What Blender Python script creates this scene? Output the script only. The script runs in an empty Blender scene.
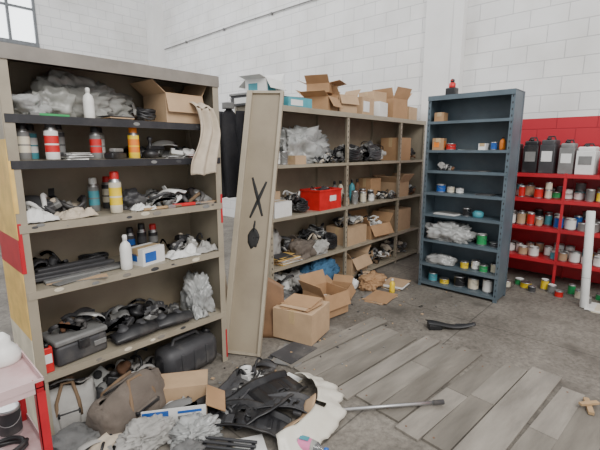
import bpy, bmesh, math, random
from mathutils import Vector, Matrix, Euler, noise
random.seed(7)
S=bpy.context.scene
pi=math.pi
# ---------------------------------------------------------------- materials
_m={}
def M(name,col,rough=.6,metal=0.,var=.18,scale=9.,bump=.0,trans=0.,dirt=0.,dirtcol=(.12,.10,.08),alpha=1.,emit=0):
    if name in _m: return _m[name]
    m=bpy.data.materials.new(name); m.use_nodes=True
    nt=m.node_tree; N=nt.nodes; L=nt.links
    p=N['Principled BSDF']
    tc=N.new('ShaderNodeTexCoord')
    n=N.new('ShaderNodeTexNoise'); n.inputs['Scale'].default_value=scale; n.inputs['Detail'].default_value=6
    L.new(tc.outputs['Object'],n.inputs['Vector'])
    r=N.new('ShaderNodeValToRGB')
    r.color_ramp.elements[0].position=.3; r.color_ramp.elements[1].position=.7
    r.color_ramp.elements[0].color=(*[max(0,c*(1-var)) for c in col],1)
    r.color_ramp.elements[1].color=(*[min(1,c*(1+var)) for c in col],1)
    L.new(n.outputs['Fac'],r.inputs['Fac'])
    out=r.outputs['Color']
    if dirt>0:
        n2=N.new('ShaderNodeTexNoise'); n2.inputs['Scale'].default_value=scale*.45; n2.inputs['Detail'].default_value=10; n2.inputs['Roughness'].default_value=.7
        L.new(tc.outputs['Object'],n2.inputs['Vector'])
        r2=N.new('ShaderNodeValToRGB'); r2.color_ramp.elements[0].position=.5; r2.color_ramp.elements[1].position=.68
        r2.color_ramp.elements[0].color=(0,0,0,1); r2.color_ramp.elements[1].color=(dirt,dirt,dirt,1)
        L.new(n2.outputs['Fac'],r2.inputs['Fac'])
        mx=N.new('ShaderNodeMixRGB'); L.new(r2.outputs['Color'],mx.inputs['Fac']); L.new(out,mx.inputs['Color1']); mx.inputs['Color2'].default_value=(*dirtcol,1)
        out=mx.outputs['Color']
    L.new(out,p.inputs['Base Color'])
    p.inputs['Roughness'].default_value=rough; p.inputs['Metallic'].default_value=metal
    if trans: p.inputs['Transmission Weight'].default_value=trans
    if emit:
        p.inputs['Emission Color'].default_value=(*col,1); p.inputs['Emission Strength'].default_value=emit
    p.inputs['Alpha'].default_value=alpha
    if bump:
        b=N.new('ShaderNodeBump'); b.inputs['Strength'].default_value=bump; b.inputs['Distance'].default_value=.01
        n3=N.new('ShaderNodeTexNoise'); n3.inputs['Scale'].default_value=scale*4; n3.inputs['Detail'].default_value=5
        L.new(tc.outputs['Object'],n3.inputs['Vector']); L.new(n3.outputs['Fac'],b.inputs['Height']); L.new(b.outputs['Normal'],p.inputs['Normal'])
    _m[name]=m; return m

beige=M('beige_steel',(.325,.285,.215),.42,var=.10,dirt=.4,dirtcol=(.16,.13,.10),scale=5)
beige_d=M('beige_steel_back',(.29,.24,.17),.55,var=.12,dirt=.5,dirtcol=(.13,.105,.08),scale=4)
topgrey=M('grey_steel_top',(.22,.20,.175),.5,dirt=.4,scale=6)
blackpaint=M('black_paint',(.018,.018,.022),.5,dirt=.3,dirtcol=(.12,.11,.10),scale=7)
bluesteel=M('blue_grey_steel',(.085,.118,.142),.45,dirt=.35,dirtcol=(.16,.175,.18),scale=5)
redsteel=M('red_paint',(.46,.012,.022),.45,var=.12,dirt=.25,dirtcol=(.18,.02,.02))
yellowp=M('yellow_paint',(.75,.50,.14),.5,dirt=.3,dirtcol=(.4,.15,.08))
kraft=M('kraft_card',(.40,.24,.125),.85,var=.12,scale=6,dirt=.25,dirtcol=(.22,.13,.07))
kraft2=M('kraft_card_pale',(.48,.33,.20),.85,var=.12,scale=6,dirt=.25,dirtcol=(.26,.17,.1))
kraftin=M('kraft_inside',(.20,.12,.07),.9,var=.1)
tape=M('packing_tape',(.50,.36,.20),.3)
white=M('white_plastic',(.78,.78,.75),.4,var=.05,dirt=.2,dirtcol=(.35,.33,.28))
paper=M('white_paper',(.74,.74,.72),.8,var=.06,dirt=.3,dirtcol=(.4,.37,.32))
cloth_w=M('cream_cloth',(.55,.47,.37),.95,var=.12,bump=.4,dirt=.35,dirtcol=(.22,.17,.12))
plbag=M('clear_plastic_bag',(.52,.53,.52),.22,var=.25,trans=.3,dirt=.4,dirtcol=(.22,.21,.19))
greybag=M('grey_plastic_bag',(.27,.27,.25),.35,var=.3,bump=.3)
blk=M('black_plastic',(.015,.015,.017),.42,var=.3,dirt=.55,dirtcol=(.11,.10,.09),scale=8)
dgrey=M('dark_grey_plastic',(.05,.05,.054),.55,dirt=.5,dirtcol=(.17,.155,.135))
mgrey=M('mid_grey',(.19,.19,.185),.55,dirt=.35,dirtcol=(.10,.09,.08))
silver=M('cast_aluminium',(.42,.42,.41),.45,metal=.5,dirt=.4,dirtcol=(.18,.16,.14))
lgrey=M('light_grey_cloth',(.38,.37,.35),.9,bump=.3,dirt=.3,dirtcol=(.2,.18,.15))
steel=M('bare_steel',(.5,.5,.5),.35,metal=.9)
rust=M('rusty',(.17,.085,.045),.8)
canvas=M('canvas_bag',(.14,.115,.095),.95,bump=.5,dirt=.45,dirtcol=(.26,.22,.18))
cloth_g=M('grey_cloth',(.15,.15,.148),.95,bump=.5,dirt=.3,dirtcol=(.27,.25,.22))
cloth_b=M('blue_cloth',(.05,.14,.25),.9,bump=.4)
cloth_k=M('black_cloth',(.014,.014,.018),.95,bump=.5,dirt=.2,dirtcol=(.06,.055,.05))
cloth_br=M('brown_cloth',(.19,.125,.075),.95,bump=.4)
cyel=M('yellow_card',(.65,.42,.12),.7)
red=M('red_label',(.58,.02,.02),.4); blue=M('blue_label',(.02,.11,.42),.4); green=M('green_label',(.03,.32,.10),.4)
teal=M('teal_label',(.07,.30,.36),.5); orange=M('orange_label',(.80,.22,.02),.4); yel=M('yellow_label',(.85,.60,.03),.4)
pink=M('pink_label',(.7,.2,.38),.5); cream=M('cream_label',(.68,.62,.48),.5)
fender=M('cream_fender_paint',(.70,.67,.58),.35,var=.05,dirt=.3,dirtcol=(.45,.39,.30),scale=3)
woodp=M('brown_hardboard',(.22,.12,.06),.6,var=.2)
woodb=M('raw_wood',(.42,.28,.15),.8)
pinkpaint=M('faded_pink_paint',(.58,.42,.42),.5,var=.1,dirt=.4,dirtcol=(.4,.10,.10))
glass=M('clear_bottle',(.85,.88,.9),.08,var=.02,trans=.9)

# ---------------------------------------------------------------- builder
def TR(loc=(0,0,0),rot=(0,0,0)): return Matrix.Translation(loc)@Euler(rot).to_matrix().to_4x4()
class B:
    def __init__(s): s.bm=bmesh.new(); s.mats=[]
    def mi(s,m):
        if m not in s.mats: s.mats.append(m)
        return s.mats.index(m)
    def box(s,c,size,mat,rot=(0,0,0),bev=0.,mx=None):
        m=(mx or Matrix())@TR(c,rot)@Matrix.Diagonal((*size,1))
        g=bmesh.ops.create_cube(s.bm,size=1,matrix=m); vs=g['verts']
        fs=set(f for v in vs for f in v.link_faces); i=s.mi(mat)
        for f in fs: f.material_index=i
        if bev:
            es=list(set(e for v in vs for e in v.link_edges))
            r=bmesh.ops.bevel(s.bm,geom=es,offset=bev,segments=2,affect='EDGES',profile=.5)
            for f in r['faces']: f.material_index=i; f.smooth=True
    def bx(s,x0,x1,y0,y1,z0,z1,mat,bev=0,mx=None): s.box(((x0+x1)/2,(y0+y1)/2,(z0+z1)/2),(x1-x0,y1-y0,z1-z0),mat,bev=bev,mx=mx)
    def lathe(s,prof,mat,mx=None,seg=20,mats=None,sy=1.):
        mx=mx or Matrix(); rings=[]
        for r,z in prof:
            rings.append([s.bm.verts.new(mx@Vector((max(r,.0004)*math.cos(2*pi*k/seg),sy*max(r,.0004)*math.sin(2*pi*k/seg),z))) for k in range(seg)])
        for j in range(len(rings)-1):
            i=s.mi(mats[j] if mats else mat)
            for k in range(seg):
                f=s.bm.faces.new((rings[j][k],rings[j][(k+1)%seg],rings[j+1][(k+1)%seg],rings[j+1][k])); f.material_index=i; f.smooth=True
        i0=s.mi(mats[0] if mats else mat); i1=s.mi(mats[-1] if mats else mat)
        f=s.bm.faces.new(list(reversed(rings[0]))); f.material_index=i0
        f=s.bm.faces.new(rings[-1]); f.material_index=i1
    def tube(s,pts,r,mat,seg=8,closed=False):
        pts=[Vector(p) for p in pts]; n=len(pts); rings=[]; i=s.mi(mat); up=Vector((0,0,1))
        for k,p in enumerate(pts):
            t=(pts[(k+1)%n]-pts[k-1]) if closed else (pts[min(k+1,n-1)]-pts[max(k-1,0)])
            if t.length<1e-8: t=Vector((1,0,0))
            t.normalize(); a=up.cross(t)
            if a.length<.05: a=Vector((1,0,0)).cross(t)
            a.normalize(); b=t.cross(a)
            rr=r[k] if isinstance(r,(list,tuple)) else r
            rings.append([s.bm.verts.new(p+rr*(math.cos(2*pi*q/seg)*a+math.sin(2*pi*q/seg)*b)) for q in range(seg)])
        for k in range(n if closed else n-1):
            A=rings[k];C=rings[(k+1)%n]
            for q in range(seg):
                f=s.bm.faces.new((A[q],A[(q+1)%seg],C[(q+1)%seg],C[q])); f.material_index=i; f.smooth=True
        if not closed:
            for rg in (rings[0],rings[-1]):
                f=s.bm.faces.new(rg); f.material_index=i
    def grid(s,nu,nv,fn,mat,th=.004,mask=None,mx=None,smooth=True):
        mx=mx or Matrix(); i=s.mi(mat)
        P=[[mx@Vector(fn(a/nu,b/nv)) for b in range(nv+1)] for a in range(nu+1)]
        def nrm(a,b):
            du=P[min(a+1,nu)][b]-P[max(a-1,0)][b]; dv=P[a][min(b+1,nv)]-P[a][max(b-1,0)]
            n=du.cross(dv); return n.normalized() if n.length>1e-12 else Vector((0,0,1))
        T=[[s.bm.verts.new(P[a][b]+nrm(a,b)*th/2) for b in range(nv+1)] for a in range(nu+1)]
        D=[[s.bm.verts.new(P[a][b]-nrm(a,b)*th/2) for b in range(nv+1)] for a in range(nu+1)]
        on=lambda a,b: 0<=a<nu and 0<=b<nv and not (mask and mask((a+.5)/nu,(b+.5)/nv))
        def F(*v):
            f=s.bm.faces.new(v); f.material_index=i; f.smooth=smooth
        for a in range(nu):
            for b in range(nv):
                if not on(a,b): continue
                F(T[a][b],T[a+1][b],T[a+1][b+1],T[a][b+1]); F(D[a][b+1],D[a+1][b+1],D[a+1][b],D[a][b])
                if not on(a-1,b): F(D[a][b],T[a][b],T[a][b+1],D[a][b+1])
                if not on(a+1,b): F(T[a+1][b],D[a+1][b],D[a+1][b+1],T[a+1][b+1])
                if not on(a,b-1): F(T[a][b],D[a][b],D[a+1][b],T[a+1][b])
                if not on(a,b+1): F(D[a][b+1],T[a][b+1],T[a+1][b+1],D[a+1][b+1])
    def blob(s,c,size,mat,seed=0,amp=.22,freq=2.2,sub=4,k=.8,rot=0,crease=True,mx=None):
        g=bmesh.ops.create_icosphere(s.bm,subdivisions=sub,radius=1); i=s.mi(mat); off=Vector((seed*3.7,seed*1.3,seed*5.1))
        R=Matrix.Rotation(rot,3,'Z')
        for v in g['verts']:
            n=v.co.normalized()
            q=Vector([math.copysign(abs(t)**k,t) for t in n])
            d=noise.fractal(n*freq*.6+off,1,2,2)*amp
            if crease:
                w=n*freq+off+Vector((noise.noise(n*2+off),noise.noise(n*2-off),noise.noise(n*3+off)))*.8
                d+=-(abs(noise.noise(w*2))*amp*1.1)-(abs(noise.noise(w*4.5))*amp*.6)-(abs(noise.noise(w*9))*amp*.3)+amp*.55
            q=q*(1+d)
            z=q.z
            if z<-.62: z=-.62
            v.co=R@Vector((q.x*size[0]/2,q.y*size[1]/2,(z+.62)*size[2]/1.62))+Vector(c)
            if mx: v.co=mx@v.co
        for f in set(f for v in g['verts'] for f in v.link_faces): f.material_index=i; f.smooth=True
    def done(s,name,loc=(0,0,0),rz=0,rot=None,parent=None):
        s.bm.normal_update()
        me=bpy.data.meshes.new(name); s.bm.to_mesh(me); s.bm.free()
        for m in s.mats: me.materials.append(m)
        o=bpy.data.objects.new(name,me); bpy.context.collection.objects.link(o)
        o.location=loc; o.rotation_euler=rot or (0,0,rz)
        if parent: o.parent=parent
        return o

# ---------------------------------------------------------------- item library
def p_spray(b,x,y,r,h,body,cap,band=None,mx=None,z=0):
    m=(mx or Matrix())@TR((x,y,z)); bd=band or body
    b.lathe([(r*.9,0),(r,.004),(r,h*.2),(r,h*.38),(r,h*.42),(r,h*.62),(r,h*.74),(r*.97,h*.76),(r*.72,h*.82),(r*.72,h*.83),(r*.72,h*.97),(r*.6,h)],body,mx=m,seg=18,
            mats=[steel,body,bd,body,bd,body,steel,steel,cap,cap,cap])
def spray(x,y,z,body,cap,band=None,r=.03,h=.19,name='spray_can'):
    b=B(); p_spray(b,0,0,r,h,body,cap,band); return b.done(name,(x,y,z),random.random()*6)
def p_can(b,x,y,z,r,h,label,lid=None,mx=None,handle=True):
    m=(mx or Matrix())@TR((x,y,z)); lid=lid or steel
    b.lathe([(r*.98,0),(r,.004),(r,h*.1),(r,h*.88),(r*1.03,h*.9),(r*1.03,h*.97),(r*.9,h),(r*.85,h*.96)],label,mx=m,seg=18,mats=[steel,steel,label,steel,steel,steel,lid])
def can(x,y,z,r,h,label,lid=None,name='paint_can'):
    b=B(); p_can(b,0,0,0,r,h,label,lid)
    b.tube([(r*1.02*math.cos(t),-r*.3-r*.8*math.sin(t),h*.75-h*.3*math.sin(t)) for t in [pi*k/10 for k in range(11)]],.0015,steel,6)
    return b.done(name,(x,y,z),random.random()*1.5-.7)
def bottle(x,y,z,r,h,mat,cap,label=None,name='plastic_bottle',rz=0,rot=None):
    b=B(); lb=label or mat
    b.lathe([(r*.85,0),(r,.006),(r,h*.2),(r,h*.5),(r,h*.62),(r*.8,h*.74),(r*.35,h*.82),(r*.35,h*.85),(r*.42,h*.855),(r*.42,h*.96),(r*.3,h)],mat,seg=20,mats=[mat,mat,lb,mat,mat,mat,mat,cap,cap,cap])
    return b.done(name,(x,y,z),rz,rot)
def carton(x,y,z,sx,sy,sz,rz=0,mat=None,open=True,fl=(1.9,2.2,2.0,1.8),name='cardboard_box',rot=None,label=None,t=.005,mark=None):
    mat=mat or kraft; b=B()
    b.bx(-sx/2,sx/2,-sy/2,sy/2,0,t,mat)
    b.bx(-sx/2,sx/2,-sy/2,-sy/2+t,t,sz,mat); b.bx(-sx/2,sx/2,sy/2-t,sy/2,t,sz,mat)
    b.bx(-sx/2,-sx/2+t,-sy/2+t,sy/2-t,t,sz,mat); b.bx(sx/2-t,sx/2,-sy/2+t,sy/2-t,t,sz,mat)
    if open:
        L=sy*.45
        def flap(c,ax,ln,w,ang,inner):
            m=TR(c)@Matrix.Rotation(ax,4,'Z')@Matrix.Rotation(ang,4,'X')
            b.box((0,w/2,0),(ln,w,t*.8),inner,mx=m)
        flap((0,-sy/2,sz),pi,sx,L,pi/2-fl[0],mat); flap((0,sy/2,sz),0,sx,L,pi/2-fl[1],mat)
        flap((-sx/2,0,sz),pi/2,sy,L*.9,pi/2-fl[2],mat); flap((sx/2,0,sz),-pi/2,sy,L*.9,pi/2-fl[3],mat)
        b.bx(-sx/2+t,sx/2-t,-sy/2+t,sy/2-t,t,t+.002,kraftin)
    else:
        b.bx(-sx/2,sx/2,-sy/2,-.001,sz,sz+t,mat); b.bx(-sx/2,sx/2,.001,sy/2,sz,sz+t*1.02,mat)
        b.bx(-sx/2-.001,sx/2+.001,-.025,.025,sz+t,sz+t+.001,tape)
        b.bx(-sx/2-.0015,-sx/2,-.025,.025,sz*.6,sz+t,tape); b.bx(sx/2,sx/2+.0015,-.025,.025,sz*.6,sz+t,tape)
    if label: 
        b.bx(-sx*.4,sx*.1,-sy/2-.0015,-sy/2,sz*.2,sz*.8,label)
        b.bx(-sx/2-.0015,-sx/2,-sy*.1,sy*.35,sz*.25,sz*.7,label)
    return b.done(name,(x,y,z),rz,rot)
_sd=[1]
def lump(name,x,y,z,sx,sy,sz,mat,amp=.28,freq=2.2,k=.8,rz=0,sub=4):
    b=B(); _sd[0]+=1; b.blob((0,0,0),(sx,sy,sz),mat,seed=_sd[0],amp=amp,freq=freq,k=k,sub=sub); return b.done(name,(x,y,z),rz)
def coil(name,x,y,z,R,r,loops,mat,rz=0,tilt=0,sq=.7):
    b=B(); pts=[]; n=loops*22
    for k in range(n):
        t=2*pi*k/22; rr=R*(1+.12*noise.noise(Vector((k*.13,x*7,y))))
        pts.append((rr*math.cos(t),rr*sq*math.sin(t)*(1-.2*tilt),r+.6*r*2*k/22+.01*abs(math.sin(t*1.3))+tilt*R*.5*(1+math.sin(t))))
    b.tube(pts,r,mat,7); return b.done(name,(x,y,z),rz)
def rags(name,x,y,z,sx,sy,h,mat,seed,rz=0,th=.004):
    b=B()
    def f(u,v):
        q=Vector((u*2.6+seed,v*2.6,seed*2.)); e=min(u,1-u,v,1-v)
        w=q+Vector((noise.noise(q*1.3),noise.noise(q*1.3+Vector((5,5,5))),0))*.7
        zz=h*max(0,.45+.55*noise.noise(w)-.5*abs(noise.noise(w*2.3))-.25*abs(noise.noise(w*5)))*min(1,e*5+.1)
        return ((u-.5)*sx*(1+.3*noise.noise(q)),(v-.5)*sy*(1+.3*noise.noise(q+Vector((9,9,9)))),th+zz*1.5)
    b.grid(34,28,f,mat,th); return b.done(name,(x,y,z),rz)
def papers(name,x,y,z,sx,sy,n,mats,rz=0,spread=.12):
    b=B(); zz=0
    for k in range(n):
        t=.0015+random.random()*.004
        b.box((random.uniform(-spread,spread)*sx,random.uniform(-spread,spread)*sy,zz+t/2),(sx*random.uniform(.75,1),sy*random.uniform(.75,1),t),mats[k%len(mats)],rot=(0,0,random.uniform(-.3,.3))); zz+=t
    return b.done(name,(x,y,z),rz)
DK=[blk,dgrey,dgrey,mgrey,silver,rust,lgrey]
LT=[lgrey,silver,mgrey,dgrey,plbag,cloth_w,paper,blk]
def parts(name,x,y,z,sx,sy,sz,n,seed,mats=DK,rz=0,big=1.):
    """heap of assorted dismantled car parts: hoses, brackets, housings, pulleys, belts"""
    rr=random.Random(seed); b=B()
    for k in range(n):
        px=rr.uniform(-.42,.42)*sx; py=rr.uniform(-.4,.4)*sy
        e=1-max(abs(px)/sx,abs(py)/sy)*1.3
        lay=rr.random(); s=rr.uniform(.05,.10)*big; pz=s*.25+lay*max(.01,sz*e-s*.5); m=rr.choice(mats)
        kind=rr.choice('bbhhhldlcs'); R=(rr.uniform(-.6,.6),rr.uniform(-.6,.6),rr.uniform(0,6.3))
        if kind=='b':
            mt=TR((px,py,pz),R); b.box((0,0,0),(s*1.5,s,s*.5),m,bev=s*.1,mx=mt); b.box((s*.5,0,s*.3),(s*.4,s*.5,s*.3),m,bev=s*.05,mx=mt); b.lathe([(s*.22,0),(s*.22,s*.2),(s*.12,s*.22)],rr.choice(mats),mx=mt@TR((-s*.4,0,s*.25)),seg=12)
        elif kind=='h':
            R0=s*rr.uniform(.7,1.4); a0=rr.uniform(0,6); sw=rr.uniform(2.5,6); rad=rr.uniform(.006,.014)
            mt=TR((px,py,pz),(R[0]*.7,R[1]*.7,R[2])); N_=18
            b.tube([mt@Vector((R0*math.cos(a0+sw*t/N_),R0*.8*math.sin(a0+sw*t/N_),.03*math.sin(t*.5))) for t in range(N_+1)],rad,rr.choice([blk,dgrey,m]),7)
        elif kind=='l':
            b.lathe([(s*.3,-s*.3),(s*.45,-s*.25),(s*.45,0),(s*.25,s*.05),(s*.25,s*.4),(s*.12,s*.45)],m,mx=TR((px,py,pz),(rr.uniform(0,3),rr.uniform(0,1.5),0)),seg=14)
        elif kind=='d':
            b.lathe([(s*.6,-.006),(s*.65,-.004),(s*.55,0),(s*.65,.004),(s*.6,.006),(s*.15,.01),(s*.12,.03)],rr.choice([steel,m,m]),mx=TR((px,py,pz),R),seg=18)
        elif kind=='c':
            mt=TR((px,py,pz),R); b.box((0,0,0),(s*1.8,s*.35,.006),m,mx=mt); b.box((s*.9,0,s*.25),(.006,s*.35,s*.5),m,mx=mt); b.box((-s*.9,0,-s*.2),(.006,s*.35,s*.4),m,mx=mt)
        else:
            mt=TR((px,py,pz),(R[0]*.6,R[1]*.6,R[2]))
            b.grid(10,6,lambda u,v:((u-.5)*s*2.4,(v-.5)*s*1.2,s*.35*math.sin(u*pi)+s*.15*math.sin(v*6)),m,.005,mx=mt)
    lo=min(v.co.z for v in b.bm.verts)
    for v in b.bm.verts:
        if v.co.z<.002: v.co.z=.002+(v.co.z-lo)*.02
        v.co.x=max(-sx*.52,min(sx*.52,v.co.x)); v.co.y=max(-sy*.52,min(sy*.52,v.co.y))
    return b.done(name,(x,y,z),rz)

# ---------------------------------------------------------------- room
def wallmat():
    m=bpy.data.materials.new('painted_block_wall'); m.use_nodes=True; nt=m.node_tree; N=nt.nodes; L=nt.links; p=N['Principled BSDF']
    g=N.new('ShaderNodeNewGeometry'); sp=N.new('ShaderNodeSeparateXYZ'); L.new(g.outputs['Position'],sp.inputs[0])
    ad=N.new('ShaderNodeMath'); L.new(sp.outputs[0],ad.inputs[0]); L.new(sp.outputs[1],ad.inputs[1])
    cb=N.new('ShaderNodeCombineXYZ'); L.new(ad.outputs[0],cb.inputs[0]); L.new(sp.outputs[2],cb.inputs[1])
    br=N.new('ShaderNodeTexBrick'); L.new(cb.outputs[0],br.inputs['Vector']); br.inputs['Scale'].default_value=1
    br.inputs['Brick Width'].default_value=.4; br.inputs['Row Height'].default_value=.2; br.inputs['Mortar Size'].default_value=.006; br.inputs['Mortar Smooth'].default_value=.5
    br.inputs['Color1'].default_value=(.83,.825,.81,1); br.inputs['Color2'].default_value=(.78,.78,.775,1); br.inputs['Mortar'].default_value=(.58,.58,.585,1)
    n=N.new('ShaderNodeTexNoise'); n.inputs['Scale'].default_value=1.4; n.inputs['Detail'].default_value=8; L.new(g.outputs['Position'],n.inputs['Vector'])
    r=N.new('ShaderNodeValToRGB'); r.color_ramp.elements[0].color=(.84,.83,.81,1); r.color_ramp.elements[1].color=(1,1,1,1); r.color_ramp.elements[0].position=.3; r.color_ramp.elements[1].position=.6; L.new(n.outputs['Fac'],r.inputs['Fac'])
    mu=N.new('ShaderNodeMixRGB'); mu.blend_type='MULTIPLY'; mu.inputs['Fac'].default_value=1; L.new(br.outputs['Color'],mu.inputs['Color1']); L.new(r.outputs['Color'],mu.inputs['Color2'])
    c1=N.new('ShaderNodeMath'); c1.operation='LESS_THAN'; L.new(sp.outputs[2],c1.inputs[0]); c1.inputs[1].default_value=1.93
    c2=N.new('ShaderNodeMath'); c2.operation='LESS_THAN'; L.new(sp.outputs[1],c2.inputs[0]); c2.inputs[1].default_value=2.3
    c3=N.new('ShaderNodeMath'); c3.operation='MULTIPLY'; L.new(c1.outputs[0],c3.inputs[0]); L.new(c2.outputs[0],c3.inputs[1])
    rd=N.new('ShaderNodeMixRGB'); rd.blend_type='MULTIPLY'; rd.inputs['Fac'].default_value=1; L.new(br.outputs['Color'],rd.inputs['Color1']); rd.inputs['Color2'].default_value=(.55,.018,.035,1)
    mx=N.new('ShaderNodeMixRGB'); L.new(c3.outputs[0],mx.inputs['Fac']); L.new(mu.outputs['Color'],mx.inputs['Color1']); L.new(rd.outputs['Color'],mx.inputs['Color2'])
    L.new(mx.outputs['Color'],p.inputs['Base Color']); p.inputs['Roughness'].default_value=.7
    b=N.new('ShaderNodeBump'); b.inputs['Strength'].default_value=.5; b.inputs['Distance'].default_value=.012; b.invert=True; L.new(br.outputs['Fac'],b.inputs['Height']); L.new(b.outputs['Normal'],p.inputs['Normal'])
    return m
def floormat():
    m=bpy.data.materials.new('stained_concrete'); m.use_nodes=True; nt=m.node_tree; N=nt.nodes; L=nt.links; p=N['Principled BSDF']
    tc=N.new('ShaderNodeNewGeometry')
    def no(sc,det,ro=.6):
        n=N.new('ShaderNodeTexNoise'); n.inputs['Scale'].default_value=sc; n.inputs['Detail'].default_value=det; n.inputs['Roughness'].default_value=ro; L.new(tc.outputs['Position'],n.inputs['Vector']); return n
    a=no(1.3,8,.65); r=N.new('ShaderNodeValToRGB'); e=r.color_ramp.elements; e[0].position=.32; e[0].color=(.125,.110,.092,1); e[1].position=.68; e[1].color=(.255,.230,.195,1); L.new(a.outputs['Fac'],r.inputs['Fac'])
    c=no(28,6,.7); r2=N.new('ShaderNodeValToRGB'); e=r2.color_ramp.elements; e[0].position=.35; e[0].color=(.6,.6,.6,1); e[1].position=.6; e[1].color=(1.1,1.1,1.1,1); L.new(c.outputs['Fac'],r2.inputs['Fac'])
    mu=N.new('ShaderNodeMixRGB'); mu.blend_type='MULTIPLY'; mu.inputs['Fac'].default_value=1; L.new(r.outputs['Color'],mu.inputs['Color1']); L.new(r2.outputs['Color'],mu.inputs['Color2'])
    d=no(3.5,6,.6); r3=N.new('ShaderNodeValToRGB'); e=r3.color_ramp.elements; e[0].position=.54; e[0].color=(0,0,0,1); e[1].position=.70; e[1].color=(.65,.65,.65,1); L.new(d.outputs['Fac'],r3.inputs['Fac'])
    m2=N.new('ShaderNodeMixRGB'); L.new(r3.outputs['Color'],m2.inputs['Fac']); L.new(mu.outputs['Color'],m2.inputs['Color1']); m2.inputs['Color2'].default_value=(.06,.052,.043,1)
    br=N.new('ShaderNodeTexBrick'); L.new(tc.outputs['Position'],br.inputs['Vector']); br.inputs['Scale'].default_value=1; br.offset=0
    br.inputs['Brick Width'].default_value=1.2; br.inputs['Row Height'].default_value=1.2; br.inputs['Mortar Size'].default_value=.005; br.inputs['Color1'].default_value=(1,1,1,1); br.inputs['Color2'].default_value=(.95,.95,.95,1); br.inputs['Mortar'].default_value=(.5,.5,.5,1)
    m3=N.new('ShaderNodeMixRGB'); m3.blend_type='MULTIPLY'; m3.inputs['Fac'].default_value=1; L.new(m2.outputs['Color'],m3.inputs['Color1']); L.new(br.outputs['Color'],m3.inputs['Color2'])
    L.new(m3.outputs['Color'],p.inputs['Base Color']); p.inputs['Roughness'].default_value=.75
    b=N.new('ShaderNodeBump'); b.inputs['Strength'].default_value=.35; b.inputs['Distance'].default_value=.01; L.new(c.outputs['Fac'],b.inputs['Height']); L.new(b.outputs['Normal'],p.inputs['Normal'])
    return m
WM=wallmat()
b=B(); b.bx(-5,5.7,-6,10.4,-.1,0,floormat()); b.done('floor')
b=B(); b.bx(5.7,5.9,-6,10.6,0,6,WM); b.done('wall_back')
WX0,WX1,WZ0,WZ1=-3.6,2.92,3.72,5.4
b=B(); b.bx(-5,5.7,10.4,10.6,0,WZ0,WM); b.bx(-5,5.7,10.4,10.6,WZ1,6,WM); b.bx(WX1,5.7,10.4,10.6,WZ0,WZ1,WM); b.bx(-5,WX0,10.4,10.6,WZ0,WZ1,WM); b.done('wall_left')
conc=M('white_painted_concrete',(.78,.775,.76),.7,var=.05,scale=3)
wframe=M('window_frame_paint',(.16,.17,.18),.5)
b=B()
b.bx(WX0,WX1,10.36,10.46,WZ0,WZ0+.08,wframe); b.bx(WX0,WX1,10.38,10.46,WZ1-.07,WZ1,wframe); b.bx(WX0,WX1,10.40,10.45,4.45,4.50,wframe)
for k in range(14):
    x=WX1-.03-k*.48; b.bx(x-.025,x+.025,10.37,10.46,WZ0,WZ1,wframe)
pane=M('sky_glow_window_glass',(.93,.97,1),.3,var=0,emit=2.6)  # emission stands in for the bright sky seen through the glass
b.bx(WX0,WX1,10.425,10.43,WZ0,WZ1,pane)
b.done('window_1')
b=B(); b.bx(5.60,5.7,2.36,2.80,0,6,conc); b.bx(5.57,5.7,2.26,2.40,0,6,conc,bev=.008); b.done('concrete_column')
b=B(); b.bx(5.4,5.7,10.05,10.4,0,6,conc); b.done('concrete_column')
b=B(); b.tube([(5.67,10.02,4.1),(5.67,7,4.12),(5.67,4,4.1),(5.67,2.85,4.1)],.011,mgrey)
for yy in (9,7.5,6,4.5,3.2): b.bx(5.65,5.695,yy-.015,yy+.015,4.08,4.13,mgrey)
b.done('cable_conduit')

# planks over the pit
wds=[M('weathered_plank_%d'%k,c,.9,var=.25,scale=3,bump=.5,dirt=.6,dirtcol=(.115,.10,.082)) for k,c in enumerate([(.215,.195,.165),(.19,.172,.145),(.245,.222,.19),(.17,.153,.128)])]
for w in wds:
    nt=w.node_tree
    for n in [n for n in nt.nodes if n.type=='TEX_NOISE']:
        mp=nt.nodes.new('ShaderNodeMapping'); mp.inputs['Scale'].default_value=(.7,3.2,1)
        nt.links.new(nt.nodes['Texture Coordinate'].outputs['Object'],mp.inputs['Vector']); nt.links.new(mp.outputs['Vector'],n.inputs['Vector'])
b=B(); y=0; k=0
while y<3.5:
    w=random.uniform(.13,.20); x0=random.uniform(-.10,.05); ln=random.uniform(1.02,1.25)
    mx=TR((x0,-y-w/2,0),(0,random.uniform(-.003,.003),random.uniform(-.02,.02)))
    if random.random()<.35:
        c=random.uniform(.4,.7)*ln; b.box((c/2,0,.008),(c-.008,w-.010,.015),wds[k%4],bev=.002,mx=mx); b.box((c+(ln-c)/2,0,.008),(ln-c,w-.010,.015),wds[(k+1)%4],bev=.002,mx=mx)
    else: b.box((ln/2,0,.008),(ln,w-.009,.015),wds[random.randrange(4)],bev=.002,mx=mx)
    for xx in (.05,ln-.05): b.lathe([(.006,0),(.006,.002)],rust,mx=mx@TR((xx,.03,.0155)),seg=8)
    y+=w; k+=1
b.done('pit_cover_planks',(1.98,1.98,0),-.08)

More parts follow.
